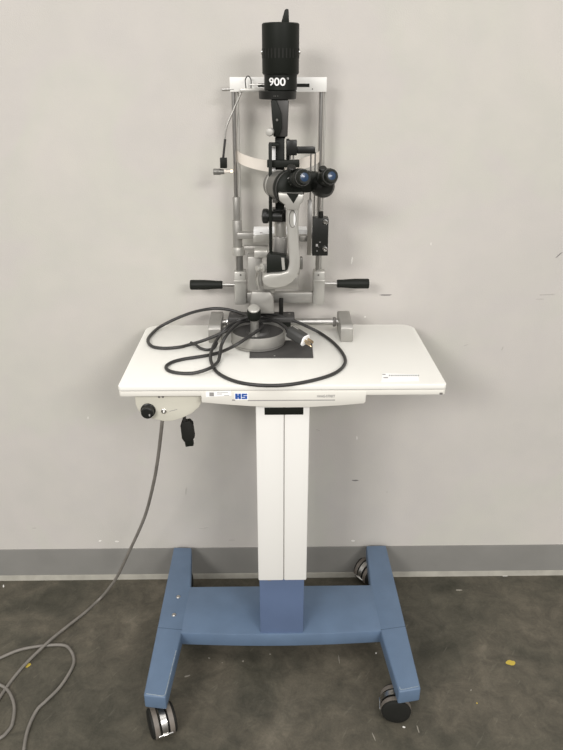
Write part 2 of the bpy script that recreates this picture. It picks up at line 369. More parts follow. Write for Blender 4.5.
# castors
def castor(wc, d, lab=None):
    """wc = wheel centre, d = rolling direction in plan"""
    R, d = .0375, Vector((d[0], d[1], 0)).normalized(); ax = Vector((-d.y, d.x, 0)); wc = Vector((wc.x, wc.y, R))
    c = MB().cyl(wc - d*.022 + Vector((0, 0, .02)), Vector((wc.x, wc.y, ZB-TH+.006)) - d*.022, .0085, bev=.001).build('castor', 'steel', T, lab)
    for s in (-1, 1):
        c0 = wc + ax*s*.0095
        w_ = MB().lathe([(0, .012), (0, R-.003), (.001, R-.0006), (.004, R), (.015, R), (.020, R-.002), (.022, R-.006), (.0225, .008), (.022, .001)], c0, ax*s, 40).build('castor_wheel', 'rubber', c)
        MB().lathe([(.003, R-.001), (.0032, R+.0004), (.0148, R+.0004), (.015, R-.001)], c0, ax*s, 40).build('tread', 'tread', w_)
    # chrome fender: arc band between the wheels
    prof = []
    for k in range(17):
        an = math.radians(-8 + k*150/16); prof.append(wc + d*math.cos(an)*(R+.0015) + Vector((0, 0, math.sin(an)*(R+.0015))))
    for k in range(16, -1, -1):
        an = math.radians(-8 + k*150/16); prof.append(wc + d*math.cos(an)*(R-.006) + Vector((0, 0, math.sin(an)*(R-.006))))
    MB().prism([p - ax*.0072 for p in prof], ax*.0144).build('fender', 'steel', c)
    e = wc + d*(R+.002) + Vector((0, 0, -.006))
    MB().cyl(e - ax*.018, e + ax*.018, .0028, bev=.0006, n=14).build('brake_bar', 'chrome', c)
castor(az(161.8, 720, .0375), (.42, -1))
castor(az(397.2, 711, .0375) + Vector((.0, .024, 0)), (-1, .12))
castor(az(368, 571, .0375), (-.75, -.55))
castor(Vector((-.284, 1.69, 0)), (0, 1))
# guide rail covers and slide plate on the tabletop
def railcover(o, back):
    P = [at(x, y, Y) for x, y, Y in o]; x0, x1 = P[0].x, P[1].x
    side = [Vector((x0, 1.592, ZT)), Vector((x0, 1.592, ZT+.036)), Vector((x0, 1.600, ZT+.044)), Vector((x0, back-.01, ZT+.050)), Vector((x0, back, ZT+.044)), Vector((x0, back, ZT))]
    return MB().prism(side, Vector((x1-x0, 0, 0)), bev=.0025).build('rail_cover', 'alu', T, 'silver rail end cover')
railcover([(208.8, 340, 1.6), (221.5, 340, 1.6)], 1.70)
railcover([(340, 340, 1.6), (352.5, 340, 1.6)], 1.70)
sp = MB().prism([az(249.5, 358.3, ZT), az(313.3, 358.3, ZT), az(312, 341, ZT), az(250, 341, ZT)], Vector((0, 0, .0022)), bev=.0005).build('slide_plate', 'slate', T, 'flat dark slide plate')
c = az(274.5, 355.7, ZT+.0022); MB().lathe([(0, .0022), (.0006, .002)], c, (0, 0, 1), 12).build('screw', 'steel', sp)

# control box hanging under the table at left
by = Y0 + .022
o = [(134.5, 396.5), (135.5, 405), (138.5, 411.5), (144, 416), (152, 419), (163, 421.5), (172, 421.3), (182, 418.5), (192, 413.5), (199, 407.5), (201.5, 403), (201.5, 396.5)]
P = [at(x, y, by) for x, y in o]
for p in (P[0], P[-1]): p.z = ZT-.0243
cb = MB().prism(P, Vector((0, .16, 0)), bev=.003).build('control_box', 'creambox', T, 'ivory control box')
c = at(148.3, 410, by); kn = MB().lathe([(0, .0165), (.004, .0165), (.005, .0145), (.016, .0135), (.018, .011), (.0185, .002)], c, (0, -1, 0), 28).build('dial_knob', 'blackm', cb)
MB().box(c.x+.004, c.x+.007, c.y-.0192, c.y-.018, c.z-.006, c.z-.001).build('pointer', 'greyink', kn)
c = at(163.8, 411, by); sw = MB().lathe([(0, .0062), (.002, .0062), (.003, .0045)], c, (0, -1, 0), 6).build('toggle_switch', 'chrome', cb)
MB().cyl(c + Vector((0, -.002, 0)), c + Vector((.002, -.012, .003)), .0022, bev=.0006, n=12).build('toggle', 'chrome', sw)
MB().box(at(169, 411, by).x, at(177, 411, by).x, by-.0004, by+.001, c.z+.001, c.z+.0022, rot=Matrix.Rotation(-.25, 3, 'Y'), piv=at(173, 409, by)).build('printed_line', 'greyink', cb)
c = at(161, 397.2, by)
for xx in (-.004, .004): MB().cyl(c + Vector((xx, -.001, .001)), c + Vector((xx, .01, .001)), .0028, n=12).build('fixing_screw', 'seam', cb)

# black coupler dangling from the box
D = thing('dangling_connector', at(188, 446, by+.02), 'short black lead with a square-ended connector dangling under the control box', 'connector')
yD = by + .03
D.location = at(188, 446, yD)
MB().tube([at(183.5, 412, yD), at(184.3, 418, yD), at(185.3, 424, yD)], .0042, n=12).build('lead', 'cord', D)
MB().prism([at(x, y, yD-.007) for x, y in [(181.5, 422.5), (189.5, 421.5), (192.5, 424.5), (194.5, 438), (191.5, 441), (184, 441.8), (181.8, 438.5), (180.3, 426)]], Vector((0, .016, 0)), bev=.0006).build('connector_body', 'rubber', D)
MB().prism([at(x, y, yD-.005) for x, y in [(184.2, 440), (192.6, 439.3), (193.6, 446), (185.6, 447)]], Vector((0, .012, 0)), bev=.0008).build('connector_end', 'black', D)

# grey mains cable: hangs from the box and coils on the floor
gy = by + .07
pts = [at(162.5, 418, gy), at(161.5, 428, gy), at(158.5, 454, gy+.03), at(153.8, 482, gy+.07), at(144.6, 517, gy+.13), at(129, 552, 1.60), at(117.5, 576, 1.645), at(108, 589.5, 1.662)]
g = .0043
fp = [(99.6, 599), (85, 612.5), (64, 629), (46, 644), (21, 669), (0, 697), (-14, 722), (-30, 760), (-44, 775), (-40, 752), (-20, 745), (0, 738), (8, 731), (12.5, 723), (14.2, 706), (9, 692), (0, 685), (-14, 682), (-28, 676), (-18, 666), (0, 658), (21, 649.5), (46, 645.5), (64, 645.3), (71, 651), (74, 660), (71, 670), (60, 687), (46, 701), (37, 710), (28.5, 727.6), (24, 749), (21, 790)]
for i, p in enumerate(fp):
    z = g
    if p in ((46, 644), (21, 669), (0, 697)): z = g + (.0088 if p == (46, 644) else 0)
    if p in ((64, 629),): z = g + .004
    pts.append(az(*p, z))
gc = MB().tube(pts, g, n=12, sub=7).build('mains_cable', 'gcord')
gc['label'] = 'grey cable hanging from the control box and looping across the floor'; gc['category'] = 'cable'

# ================================================================== chin and head rest
YH = 1.70
H = thing('head_rest', (at(280, 300, YH).x, YH, ZT+.0), 'silver chin and forehead rest frame with two black grips, behind the microscope', 'head rest')
bz0 = at(280, 303.5, YH).z; bz1 = at(280, 292, YH).z
lx, rx = at(240.5, 290, YH).x, at(318.3, 290, YH).x
for s, (a_, b_) in enumerate([(234.7, 246.5), (312.7, 324.2)]):
    x0, x1 = at(a_, 290, YH).x, at(b_, 290, YH).x
    mb = MB().box(x0, x1, YH-.016, YH+.016, at(0, 304, YH).z, at(0, 271, YH).z, .003)
    bl = mb.build('clamp_block', 'alul', H)
    MB().box(x0-.0008, x1+.0008, YH-.018, YH+.0, at(0, 282, YH).z, at(0, 279.5, YH).z, .001).build('ledge', 'alul', bl)
    c = at((a_+b_)/2, 275, YH-.016); MB().lathe([(0, .0025), (.001, .002)], c, (0, -1, 0), 12).build('grub_screw', 'alud', bl)
MB().box(lx, rx, YH-.009, YH+.009, bz0+.004, bz1+.001, .003).build('lower_crossbar', 'alu', H)
# bracket that carries the frame on the table
MB().box(at(253, 300, YH).x, at(272, 300, YH).x, YH-.006, YH+.018, ZT, bz0+.012, .003).build('mounting_bracket', 'alu', H)
for s, (g0, g1, s1, yy) in enumerate([(190, 222.5, 236, 284.8), (369, 337, 323, 283.6)]):
    c0, c1, c2 = at(g0, yy, YH), at(g1, yy, YH), at(s1, yy, YH); ln = (c1-c0).length
    hd = MB().cyl(c1 - (c1-c0)*.1, c2, .0047, n=20).build('handle', 'steel', H)
    MB().lathe([(0, .008), (.0008, .0118), (.003, .0128), (ln*.45, .0128), (ln*.85, .0105), (ln-.002, .0105), (ln, .009)], c0, c1-c0, 28).build('grip', 'black', hd, 'black grip')
# uprights
rodL0, rodL1 = at(239.3, 272, YH), at(235, 90, YH)
rodR0, rodR1 = at(319, 272, YH), at(321.2, 90, YH)
xl = (rodL0.x + rodL1.x)/2; xr = (rodR0.x + rodR1.x)/2; zt = at(280, 92, YH).z
L = MB().cyl((xl-.0035, YH, bz1), (xl-.0035, YH, zt+.01), .0052, n=20).build('upright', 'steel', H)
MB().cyl((xl+.006, YH+.002, at(0, 256, YH).z), (xl+.006, YH+.002, zt+.01), .0028, n=14).build('rear_rod', 'alul', L)
zz = lambda y: at(240, y, YH).z
xs = at(236.8, 220, YH).x
MB().cyl((xs, YH, zz(221)), (xs, YH, zz(197)), .0088, bev=.001).build('sleeve', 'alu', L)
MB().cyl((xs+.0007, YH, zz(250)), (xs+.0007, YH, zz(220)), .0118, bev=.0015).build('sleeve', 'alu', L)
MB().cyl((xs+.003, YH, zz(255)), (xs+.003, YH, zz(246.8)), .0165, bev=.002).build('height_collar', 'alul', L)
MB().cyl((xs+.0045, YH, zz(273)), (xs+.0045, YH, zz(254)), .0088).build('threaded_sleeve', 'alud', L)
R = MB().cyl((xr-.002, YH, bz1), (xr-.002, YH, zt+.01), .0052, n=20).build('upright', 'steel', H)
MB().cyl((xr+.0075, YH+.003, bz1), (xr+.0075, YH+.003, zt+.01), .0024, n=14).build('rear_rod', 'alul', R)
# top bar
a, b = at(229.8, 92, YH-.008), at(327, 76.5, YH-.008)
TB = MB().box(a.x, b.x, YH-.009, YH+.009, a.z, at(280, 77, YH-.008).z, .0015).build('top_bar', 'white', H, 'white top bar')
a, b = at(286, 87, YH-.0085), at(309.5, 83.6, YH-.0085)
MB().box(at(258, 85, YH).x, b.x, YH-.0095, YH-.008, a.z, b.z).build('slot', 'black', TB)
MB().cyl(at(312.5, 89, YH-.0088), at(312.5, 89, YH-.0095), .0015, n=10).build('screw', 'alud', TB)
MB().cyl(at(222, 89.6, YH-.006), at(234, 89.3, YH-.006), .0032, n=14).build('thumb_screw', 'steel', TB)
# chin cup
CY = 1.66
z = at(280, 240.5, CY).z
a, b = at(253.4, 240.8, CY), at(307, 240.8, CY)
cup = MB()
o = []
for k in range(15):
    t = k/14; o.append(Vector((a.x + (b.x-a.x)*t, CY - .012 + .020*math.sin(PI*t) - .012, z)))
o += [Vector((b.x, CY+.024, z)), Vector((a.x, CY+.024, z))]
cp = cup.prism(o, Vector((0, 0, .017)), bev=.002).build('chin_cup', 'alul', H)
pp = MB(); zc = z + .0172
o2 = [Vector((p.x*.985+.0005, p.y+.001 if i < 15 else p.y-.002, zc)) for i, p in enumerate(o)]
pp.prism(o2, Vector((0, 0, .013)), bev=.001).build('chin_paper', 'paper', cp, 'white paper pad')
MB().box(at(260, 229, CY).x, at(262.5, 229, CY).x, CY-.0245, CY-.02, z+.0235, z+.025).build('paper_pin', 'edge', cp)
MB().box(xs, a.x+.006, YH-.03, YH-.008, z+.001, z+.017, .003).build('cup_arm', 'alu', H)
MB().box(b.x-.006, xr, YH-.03, YH-.012, z+.001, z+.015, .003).build('cup_arm', 'alu', H)
# forehead strap bulging toward the operator
sb = bmesh.new(); zs0, zs1 = at(238, 161.5, YH).z, at(238, 150.5, YH).z
strip = []; N_ = 30
xa, xb = xl+.002, xr-.002
for k in range(N_+1):
    t = k/N_; x = xa + (xb-xa)*t; bulge = .065*(1-(2*t-1)**2)**.6 if 0 < t < 1 else 0
    strip.append((x, YH - bulge, -.017*math.sin(PI*t)**.8 if 0 < t < 1 else 0))
mb = MB(); vs = [[mb.bm.verts.new((x, y, zs0+dz)), mb.bm.verts.new((x, y, zs1+dz)), mb.bm.verts.new((x, y+.0016, zs1+dz)), mb.bm.verts.new((x, y+.0016, zs0+dz))] for x, y, dz in strip]
for p, q in zip(vs, vs[1:]):
    for k in range(4): mb.bm.faces.new((p[k], q[k], q[(k+1) % 4], p[(k+1) % 4]))
mb.bm.faces.new(vs[0]); mb.bm.faces.new(vs[-1][::-1]); bmesh.ops.recalc_face_normals(mb.bm, faces=mb.bm.faces)
mb.build('forehead_strap', 'ivory', H, 'ivory forehead strap')
# fixation lamp on its bent arm
fy = 1.672
FL = MB().box(at(240, 90, fy).x, at(266, 90, fy).x, fy-.006, YH-.008, at(0, 92, fy).z, at(0, 88.3, fy).z, .001).build('lamp_clip', 'alul', H)
MB().tube([at(246, 88.5, fy), at(245.3, 80, fy), at(248, 76, fy), at(251, 80, fy), at(251, 88.5, fy)], .0012, n=8).build('wire_loop', 'char', FL)
MB().tube([at(250, 84.7, fy-.002), at(266, 84.7, fy-.002)], .0012, n=8).build('wire_rod', 'steel', FL)
FA = MB().tube([at(241.5, 92, fy), at(234, 109, fy), at(227.5, 124, fy-.003), at(225.4, 132, fy-.004), at(224.6, 141, fy-.005), at(223.6, 157, fy-.005)], .0024, n=10).build('fixation_lamp_arm', 'alu', H)
MB().tube([at(225.2, 139, fy-.006), at(224, 150, fy-.007), at(223.2, 158, fy-.006)], .0028, n=10).build('lead', 'cord', FA)
MB().box(at(220.2, 160, fy).x, at(227, 160, fy).x, fy-.011, fy+.004, at(0, 168, fy).z, at(0, 157.8, fy).z, .001).build('lamp_block', 'black', FA)
MB().lathe([(0, .0066), (.001, .0072), (.016, .0072), (.018, .006), (.026, .0055)], at(213.4, 171.8, fy-.004), (1, 0, 0), 22).build('lamp_barrel', 'alud', FA)
MB().lathe([(0, .005), (.004, .005), (.006, .0028), (.018, .0025)], at(224, 171.4, fy-.004), (1, 0, 0), 18).build('lamp_collar', 'ivory', FA)
MB().lathe([(0, .0035), (.004, .0035), (.0055, .001)], at(230.6, 171.2, fy-.004), (1, 0, 0), 18).build('lamp_end_highlight', 'glow', FA, 'warm highlight on the lamp end, painted as a glow')  # highlight at the lamp end, painted as a small glowing piece

# ================================================================== slit lamp microscope
SL = thing('slit_lamp', Vector((at(258, 340, 1.595).x, 1.595, ZT)), 'black and silver slit lamp microscope standing upright on the white table', 'microscope')
def seg(px0, px1, y0, y1, Y, d, m, name, par, bev=.0015, lab=None):
    """block seen from px0..px1, y0..y1 on its front face at Y, depth d"""
    yc = (y0+y1)/2; a, b = at(px0, yc, Y), at(px1, yc, Y)
    return MB().box(a.x, b.x, Y, Y+d, at(281, y1, Y).z, at(281, y0, Y).z, bev).build(name, m, par, lab)
# base carriage: round base ring, slate cross slide, axle
bc = Vector((at(258.2, 340, 1.585).x, 1.585, ZT+.002))
BR = MB().lathe([(0, .062), (.0015, .0655), (.006, .067), (.031, .067), (.0345, .0662), (.035, .0645), (.026, .0635), (.026, .001)], bc, (0, 0, 1), 56).build('base_ring', 'alu', SL)
MB().lathe([(.0262, .0630), (.0280, .0630), (.0280, .03), (.034, .027), (.034, .001)], bc, (0, 0, 1), 48).build('ring_deck', 'slate', BR)
MB().lathe([(.006, .0672), (.0062, .0676), (.0075, .0676), (.0078, .0672)], bc, (0, 0, 1), 56).build('ring_groove', 'alud', BR)
xL, xR = at(228.5, 318, 1.66).x, at(294.6, 318, 1.66).x
zcs = at(260, 311.5, 1.69).z
CS = MB().box(xL, xR, 1.640, 1.69, zcs-.014, zcs, .003).build('cross_slide', 'slate', SL)
MB().box(xL+.01, xR-.01, 1.652, 1.688, ZT+.008, zcs-.012, .003).build('slide_body', 'black', CS)
for px in (232.5, 289): MB().lathe([(0, .004), (.001, .0036)], Vector((at(px, 312, 1.68).x, 1.672, zcs)), (0, 0, 1), 14).build('screw', 'seam', CS)
AX = MB().cyl((at(221, 320, 1.67).x, 1.672, ZT+.026), (at(341, 320, 1.67).x, 1.672, ZT+.026), .0088, n=24).build('axle', 'steel', SL)
for px, sgn in ((225.8, 1), (336, -1)):
    c = Vector((at(px, 320, 1.67).x, 1.672, ZT+.026)); MB().cyl(c, c+Vector((.008*sgn, 0, 0)), .0125, bev=.002).build('axle_wheel', 'chrome' if px < 300 else 'seam', AX)
seg(279, 283.3, 298.3, 318, 1.655, .007, 'rubber', 'lock_lever', SL, .002)
# joystick
jc = Vector((at(254.5, 320, 1.565).x, 1.565, ZT+.028)); jt = at(252.8, 302.5, 1.56)
JS = MB().lathe([(0, .016), (.004, .0155), (.010, .0115), (.02, .0105), (.04, .0105), (.05, .0095)], jc, (0, 0, 1), 28).build('joystick', 'alud', SL)
J = jc + Vector((-.001, .002, .046)); JA = (0, -.42, 1)
MB().lathe([(0, .0105), (.002, .0160), (.006, .0165), (.022, .0165), (.027, .0150), (.028, .012)], J, JA, 32).build('joystick_knob', 'black', JS, 'black knurled knob')
MB().lathe([(.0265, .0142), (.0300, .0145), (.0325, .0125), (.0338, .006), (.0339, .001)], J, JA, 32).build('knob_cap', 'alul', JS, 'silver cap')
# silver pedestal rising from the cross slide to the arms
PB = MB().prism([at(x, y, 1.60) for x, y in [(251, 292), (270, 292), (273.5, 297), (274.5, 314), (250, 314)]], Vector((0, .07, 0)), bev=.004).build('pedestal', 'alu', SL)
MB().prism([at(x, y, 1.61) for x, y in [(247.5, 257), (262, 257), (262, 286), (275, 287), (275, 293), (268, 296), (254, 296), (247.5, 290)]], Vector((0, .045, 0)), bev=.003).build('side_pillar', 'alu', PB)
seg(254, 268, 250.5, 258, 1.60, .04, 'alul', 'pillar_cap', PB, .003)
seg(244, 268, 246.3, 250.3, 1.65, .02, 'alu', 'rear_link', PB, .002)
# microscope arm: thick curved casting
o = [(286.5, 203), (299, 203), (298.4, 225), (299.2, 245), (300.4, 258), (300, 268), (297.5, 276), (292, 282.5), (285, 286.8), (276, 288.5), (268.5, 287.6), (263.5, 284.5), (262, 280), (263.5, 275.5), (270, 273.8), (280, 273.6), (287.5, 271.5), (289.3, 264), (288.3, 245), (287, 225)]
AR = MB().prism([at(x, y, 1.515) for x, y in o], Vector((0, .04, 0)), bev=.004, seg=3).build('microscope_arm', 'alul', SL)
a = [at(294.9+1.4*math.cos(t)*(1), 219+7.5*math.sin(t), 1.5145) for t in [2*PI*k/20 for k in range(20)]]
MB().prism(a, Vector((0, .002, 0))).build('slot_highlight', 'paper', AR)  # highlight in the arm's slot, painted as a white inset
MB().tube([at(292.6+3.4*math.cos(t), 219+8.6*math.sin(t), 1.5148) for t in [PI*1.6+PI*1.0*k/14 for k in range(-14, 15)]], .0009, n=6, sub=2).build('slot_rim', 'alud', AR)
MB().prism([at(x, y, 1.475) for x, y in [(278, 193), (304, 194.5), (303.5, 201), (300, 205), (299.5, 210), (286, 210), (285, 205), (279.5, 201)]], Vector((0, .05, 0)), bev=.003).build('microscope_bracket', 'alul', AR)
MB().prism([at(x, y, 1.4745) for x, y in [(286.5, 193.2), (299, 194), (293.5, 203.5)]], Vector((0, .002, 0))).build('bracket_notch', 'black', AR)
seg(299.5, 303, 258, 270, 1.54, .02, 'alud', 'arm_knob', AR, .003)
# microscope body: turned toward the operator's right
ax = Vector((.50, -.86, 0)).normalized()
c0 = at(273.6, 184, 1.575)
MBD = MB().lathe([(0, .026), (.002, .0285), (.012, .029), (.013, .0315), (.045, .0325), (.056, .0325)], c0, ax, 40).build('microscope_body', 'alud', SL)
MB().lathe([(.0555, .031), (.056, .0355), (.060, .037), (.070, .0375), (.078, .0345), (.085, .026), (.088, .018)], c0, ax, 40).build('magnification_drum', 'black', MBD)
for dd, rr in ((.0585, .0369), (.071, .0378)): MB().lathe([(0, rr-.001), (.0006, rr+.0002), (.0014, rr+.0002), (.002, rr-.001)], c0+ax*dd, ax, 48).build('knurled_ring', 'char', MBD)
MB().lathe([(0, .0327), (.0015, .0332), (.003, .0327)], c0+ax*.018, ax, 40).build('silver_ring', 'alul', MBD)
# small engraved marks on the drum
nm = MB()
for i, (x, y) in enumerate([(287.3, 178.5), (288.6, 181.5), (290.2, 184.6)]):
    p = at(x, y, 1.485); nm.prism([at(x, y, 1.4862), at(x+1.6, y-1.6, 1.4862), at(x+2.2, y-1, 1.4862), at(x+.7, y+.6, 1.4862)], Vector((0, .0008, 0)))
nm.build('engraved_mark', 'greyink', MBD)
def eyepiece(cx, cy, Y, base, r, lab):
    """tube from base point to the lens centre (cx, cy at Y)"""
    e = at(cx, cy, Y); d = (e - base); ln = d.length
    E_ = MB().lathe([(0, r*1.05), (ln*.35, r*1.12), (ln*.36, r*1.0), (ln*.5, r*1.0), (ln*.52, r*1.22), (ln*.62, r*1.25), (ln*.80, r*1.25), (ln*.82, r*1.12), (ln*.96, r*1.02), (ln, r*.9), (ln*.995, r*.62), (ln*.97, r*.6)], base, d, 36).build('eyepiece', 'black', MBD, lab)
    MB().lathe([(ln*.95, r*.66), (ln*.985, r*.64), (ln*.995, r*.3), (ln, .0005)], base, d, 30).build('lens', 'glass', E_, 'blue coated lens')
    MB().lathe([(ln*.84, r*1.14), (ln*.85, r*1.17), (ln*.87, r*1.15)], base, d, 36).build('silver_ring', 'char', E_)
eyepiece(304.6, 177, 1.43, at(294, 180, 1.505), .0145, 'left eyepiece with blue lens')
eyepiece(332, 175.6, 1.445, at(320.5, 181, 1.52), .0140, 'right eyepiece with blue lens')
MB().lathe([(0, .012), (.002, .0215), (.012, .0245), (.030, .0245), (.038, .022), (.044, .014)], at(317.5, 184, 1.535), (.42, -.9, -.05), 36).build('prism_housing', 'blackm', MBD)
MB().prism([at(x, y, 1.51) for x, y in [(291, 171), (300, 169.5), (309, 172), (319, 173), (322, 178), (319, 190), (308, 193), (293, 192)]], Vector((0, .03, 0)), bev=.004).build('binocular_bridge', 'black', MBD)
MB().lathe([(0, .008), (.003, .0095), (.009, .0095), (.011, .007)], at(291, 170.5, 1.49), (.1, -.5, .8), 22).build('bridge_knob', 'blackm', MBD)
MB().lathe([(0, .007), (.003, .0085), (.009, .0085), (.011, .006)], at(322.5, 171.5, 1.50), (.1, -.5, .8), 22).build('bridge_knob', 'blackm', MBD)
seg(272.6, 277.6, 198, 203, 1.55, .03, 'alud', 'body_foot', MBD)
# illumination tower
TY = 1.575
TW = seg(275.2, 284.5, 137, 224, TY, .022, 'black', 'illumination_tower', SL, .003)
seg(278, 285.5, 112, 139, TY+.003, .016, 'blackm', 'tower_neck', TW, .002)
seg(286.2, 289.5, 139, 160, TY+.004, .012, 'black', 'tower_rib', TW)
MB().prism([at(x, y, TY-.012) for x, y in [(270.8, 100), (289, 100), (287.6, 137), (274, 137), (272, 120)]], Vector((0, .032, 0)), bev=.003).build('lamp_arm', 'char', TW)
MB().prism([at(x, y, TY-.020) for x, y in [(270.8, 100), (276.5, 100), (281.5, 113), (282, 128), (279, 137), (273.5, 137), (272.2, 120)]], Vector((0, .012, 0)), bev=.0025).build('arm_cheek', 'black', TW)
c = at(277, 120, TY-.0205); MB().lathe([(0, .0028), (.002, .0022)], c, (0, -1, 0), 14).build('screw', 'alud', TW)
c = at(270.8, 131.8, TY-.018); MB().lathe([(0, .0045), (.001, .0078), (.003, .0085), (.012, .0085), (.014, .007), (.0145, .001)], c, (-.25, -1, 0), 26).build('centring_knob', 'alul', TW, 'silver round knob')
# lamp housing
HY = 1.60
hx = at(280.6, 50, HY).x; hz = lambda y: at(280, y-1, HY-.034).z
LH = MB().lathe([(0, .030), (.0, .0345), (.001, .0355), (hz(76)-hz(91.5), .0355), (hz(75)-hz(91.5), .0385), (hz(75)-hz(91.5)+.002, .0395), (hz(23)-hz(91.5)-.002, .0395), (hz(23)-hz(91.5), .0375), (hz(23)-hz(91.5)+.0005, .02), (hz(23)-hz(91.5)+.0005, .001)], (hx, HY, hz(91.5)), (0, 0, 1), 64).build('lamp_housing', 'black', SL)
fx = at(277.6, 96, HY).x
MB().lathe([(0, .037), (.0012, .0405), (hz(91.5)-hz(100.5)-.001, .0415), (hz(91.5)-hz(100.5), .040)], (fx, HY, hz(100.8)), (0, 0, 1), 56).build('lamp_flange', 'blackm', LH)
MB().prism([Vector((at(x, y, HY).x, HY-.004, at(x, y, HY).z)) for x, y in [(280.8, 24), (284.6, 10), (286.4, 8.8), (288.6, 9.4), (289.2, 24)]], Vector((0, .010, 0)), bev=.001).build('bulb_lever', 'black', LH)
for k in range(16):
    an = math.radians(-90 + (k-7.5)*11.5); d = Vector((math.cos(an), math.sin(an), 0)); c = Vector((hx, HY, 0)) + d*.0392; sd = Vector((-d.y, d.x, 0))*.0016
    z0, z1 = hz(59), hz(49)
    MB().prism([c-sd+Vector((0, 0, z0)), c+sd+Vector((0, 0, z0)), c+sd+Vector((0, 0, z1)), c-sd+Vector((0, 0, z1))], d*.0007).build('cooling_slot', 'rubber', LH)
for s in (-1, 1):
    c = Vector((hx + s*.039, HY-.004, hz(53))); MB().lathe([(0, .0045), (.002, .0045), (.003, .003)], c, (s, 0, 0), 16).build('side_screw', 'chrome', LH)
# number wrapped on the neck
nt = text_bm('900', .0215, .0003); Rn = .0358
zc = hz(83.2)
def wrap(mb, x_off, k=1.0):
    bmesh.ops.triangulate(mb.bm, faces=mb.bm.faces[:])
    for v in mb.bm.verts:
        u = (v.co.x*k*1.16 + x_off)/Rn; r = Rn + v.co.z + .0002; zz_ = v.co.y*k*1.0
        v.co = Vector((hx + r*math.sin(u), HY - r*math.cos(u), zc + zz_))
wrap(nt, -.0085, 1); nt.build('model_number', 'lettering', LH)
dg = MB(); dg.tube([Vector((.0015*math.cos(t), .0015*math.sin(t), 0)) for t in [2*PI*k/12 for k in range(13)]], .0003, n=6, sub=2)
wrap(dg, .0155); 
for v in dg.bm.verts: v.co.z += .0072
dg.build('degree_mark', 'lettering', LH)
for dx in (-.008, -.005, .0): MB().cyl((fx+dx, HY-.0410, hz(97)), (fx+dx, HY-.0420, hz(97)), .0009, n=8).build('pin_mark', 'alud', LH)
# block, side arm and hanging twin rods
seg(286.5, 297, 140.5, 155.5, TY-.008, .026, 'blackm', 'tower_block', TW)
SA = seg(294, 315.3, 146.8, 153.8, TY-.002, .014, 'blackm', 'side_arm', TW, .002)
for px in (310.2, 314.4):
    c = at(px, 200, TY+.004)
    MB().cyl((c.x, TY+.004, at(px, 254, TY).z), (c.x, TY+.004, at(px, 152, TY).z), .0019, n=12).build('hanging_rod', 'steel', SA)
for px in (290.3, 293.4): MB().cyl(at(px, 166, TY), at(px, 155, TY), .0020, n=12).build('short_rod', 'steel', TW)
BX = seg(312.6, 328.3, 218.5, 256, TY-.016, .03, 'blackm', 'side_box', SL, .0015)
a = seg(307.3, 311.6, 200, 255.4, TY-.012, .006, 'steel', 'box_blade', BX, .0008)
MB().cyl(at(320.8, 218.7, TY), at(320.8, 211.5, TY), .0058, n=18).build('box_cap', 'rubber', BX)
for p in ((325.4, 221.8), (325, 248.8)):
    c = at(*p, TY-.0158); MB().lathe([(0, .0058), (.004, .0058), (.0055, .0045), (.0055, .0025), (.004, .002)], c, (-.1, -1, 0), 22).build('box_screw', 'chrome', BX)
mm = MB()
for x, y, x1, y1 in [(315.8, 244, 318, 246.5), (319.2, 241.8, 320.8, 242.4), (316.6, 250.5, 317.5, 251.5), (318.4, 246.8, 319, 247.3)]:
    p, q_ = at(x, y1, TY-.016), at(x1, y, TY-.016); mm.box(p.x, q_.x, TY-.0166, TY-.0155, p.z, q_.z)
mm.build('box_print', 'greyink', BX)
seg(299, 309, 236, 241.5, TY+.0, .02, 'alu', 'box_link', BX)
# slit control rod frame in front of the tower
SR = seg(268.8, 272.2, 143.5, 262, TY-.032, .006, 'black', 'slit_control_rod', SL, .001)
seg(269, 279, 143.5, 146.5, TY-.030, .034, 'black', 'rod_head', SR, .0008)
seg(267, 299.5, 160.4, 167.6, TY-.016, .018, 'black', 'filter_bar', SL, .0015)
seg(272.2, 275.6, 147, 196, TY-.004, .006, 'paper', 'pale_strip', SR, .0005)  # white strip added where light shows through the gap beside the rod
seg(272.2, 276, 168, 171.5, TY-.034, .008, 'amber', 'amber_glint', SR, .0005, 'painted amber glint') if False else None
c = at(272.5, 178.5, TY-.036); MB().lathe([(0, .002), (.001, .0028), (.014, .0024), (.015, .001)], c, (1, -.2, .28), 14).build('amber_glint', 'amber', SR, 'small amber glint, painted as a glow')  # amber glint on the microscope, painted as a small glowing piece
# width knob across the tower
c = at(262.2, 216, TY-.014)
WK = MB().lathe([(0, .002), (.0005, .013), (.003, .0165), (.010, .0168), (.014, .0155), (.0145, .0125), (.046, .0125), (.0465, .001)], c, (1, -.12, 0), 36).build('slit_width_knob', 'blackm', SL)
MB().lathe([(-.0006, .007), (.001, .007)], c, (1, -.12, 0), 20).build('knob_face', 'seam', WK)
seg(272.5, 286, 209.5, 222, TY-.010, .034, 'blackm', 'knob_housing', WK)
# lower silver tower
c = at(280.3, 238, TY+.004)
LT = MB().cyl((c.x, TY+.01, at(0, 240, TY).z), (c.x, TY+.01, at(0, 219, TY).z), .0138, bev=.002).build('lower_tower', 'alul', SL)
seg(273.2, 287, 237, 257, TY-.004, .03, 'alu', 'tower_base', LT, .003)
seg(273, 286, 254, 280, TY+.006, .022, 'alu', 'tower_post', LT, .002)
seg(284, 286.4, 240, 256, TY-.006, .004, 'alud', 'tower_shade_strip', LT, .0005)  # grey strip painting in the shade on the tower base's right side
PX = MB().prism([at(x, y, TY-.050) for x, y in [(266.6, 258), (270, 254), (286.2, 256.4), (287.7, 270.3), (266.6, 273)]], Vector((0, .03, 0)), bev=.0015).build('mirror_box', 'black', SL)
MB().prism([at(x, y, TY-.0505) for x, y in [(281.2, 257.6), (284.2, 257.8), (285, 269.6), (282.3, 269.8)]], Vector((0, .002, 0))).build('pale_strip', 'alul', PX)
c = at(264.6, 267.3, TY-.030)
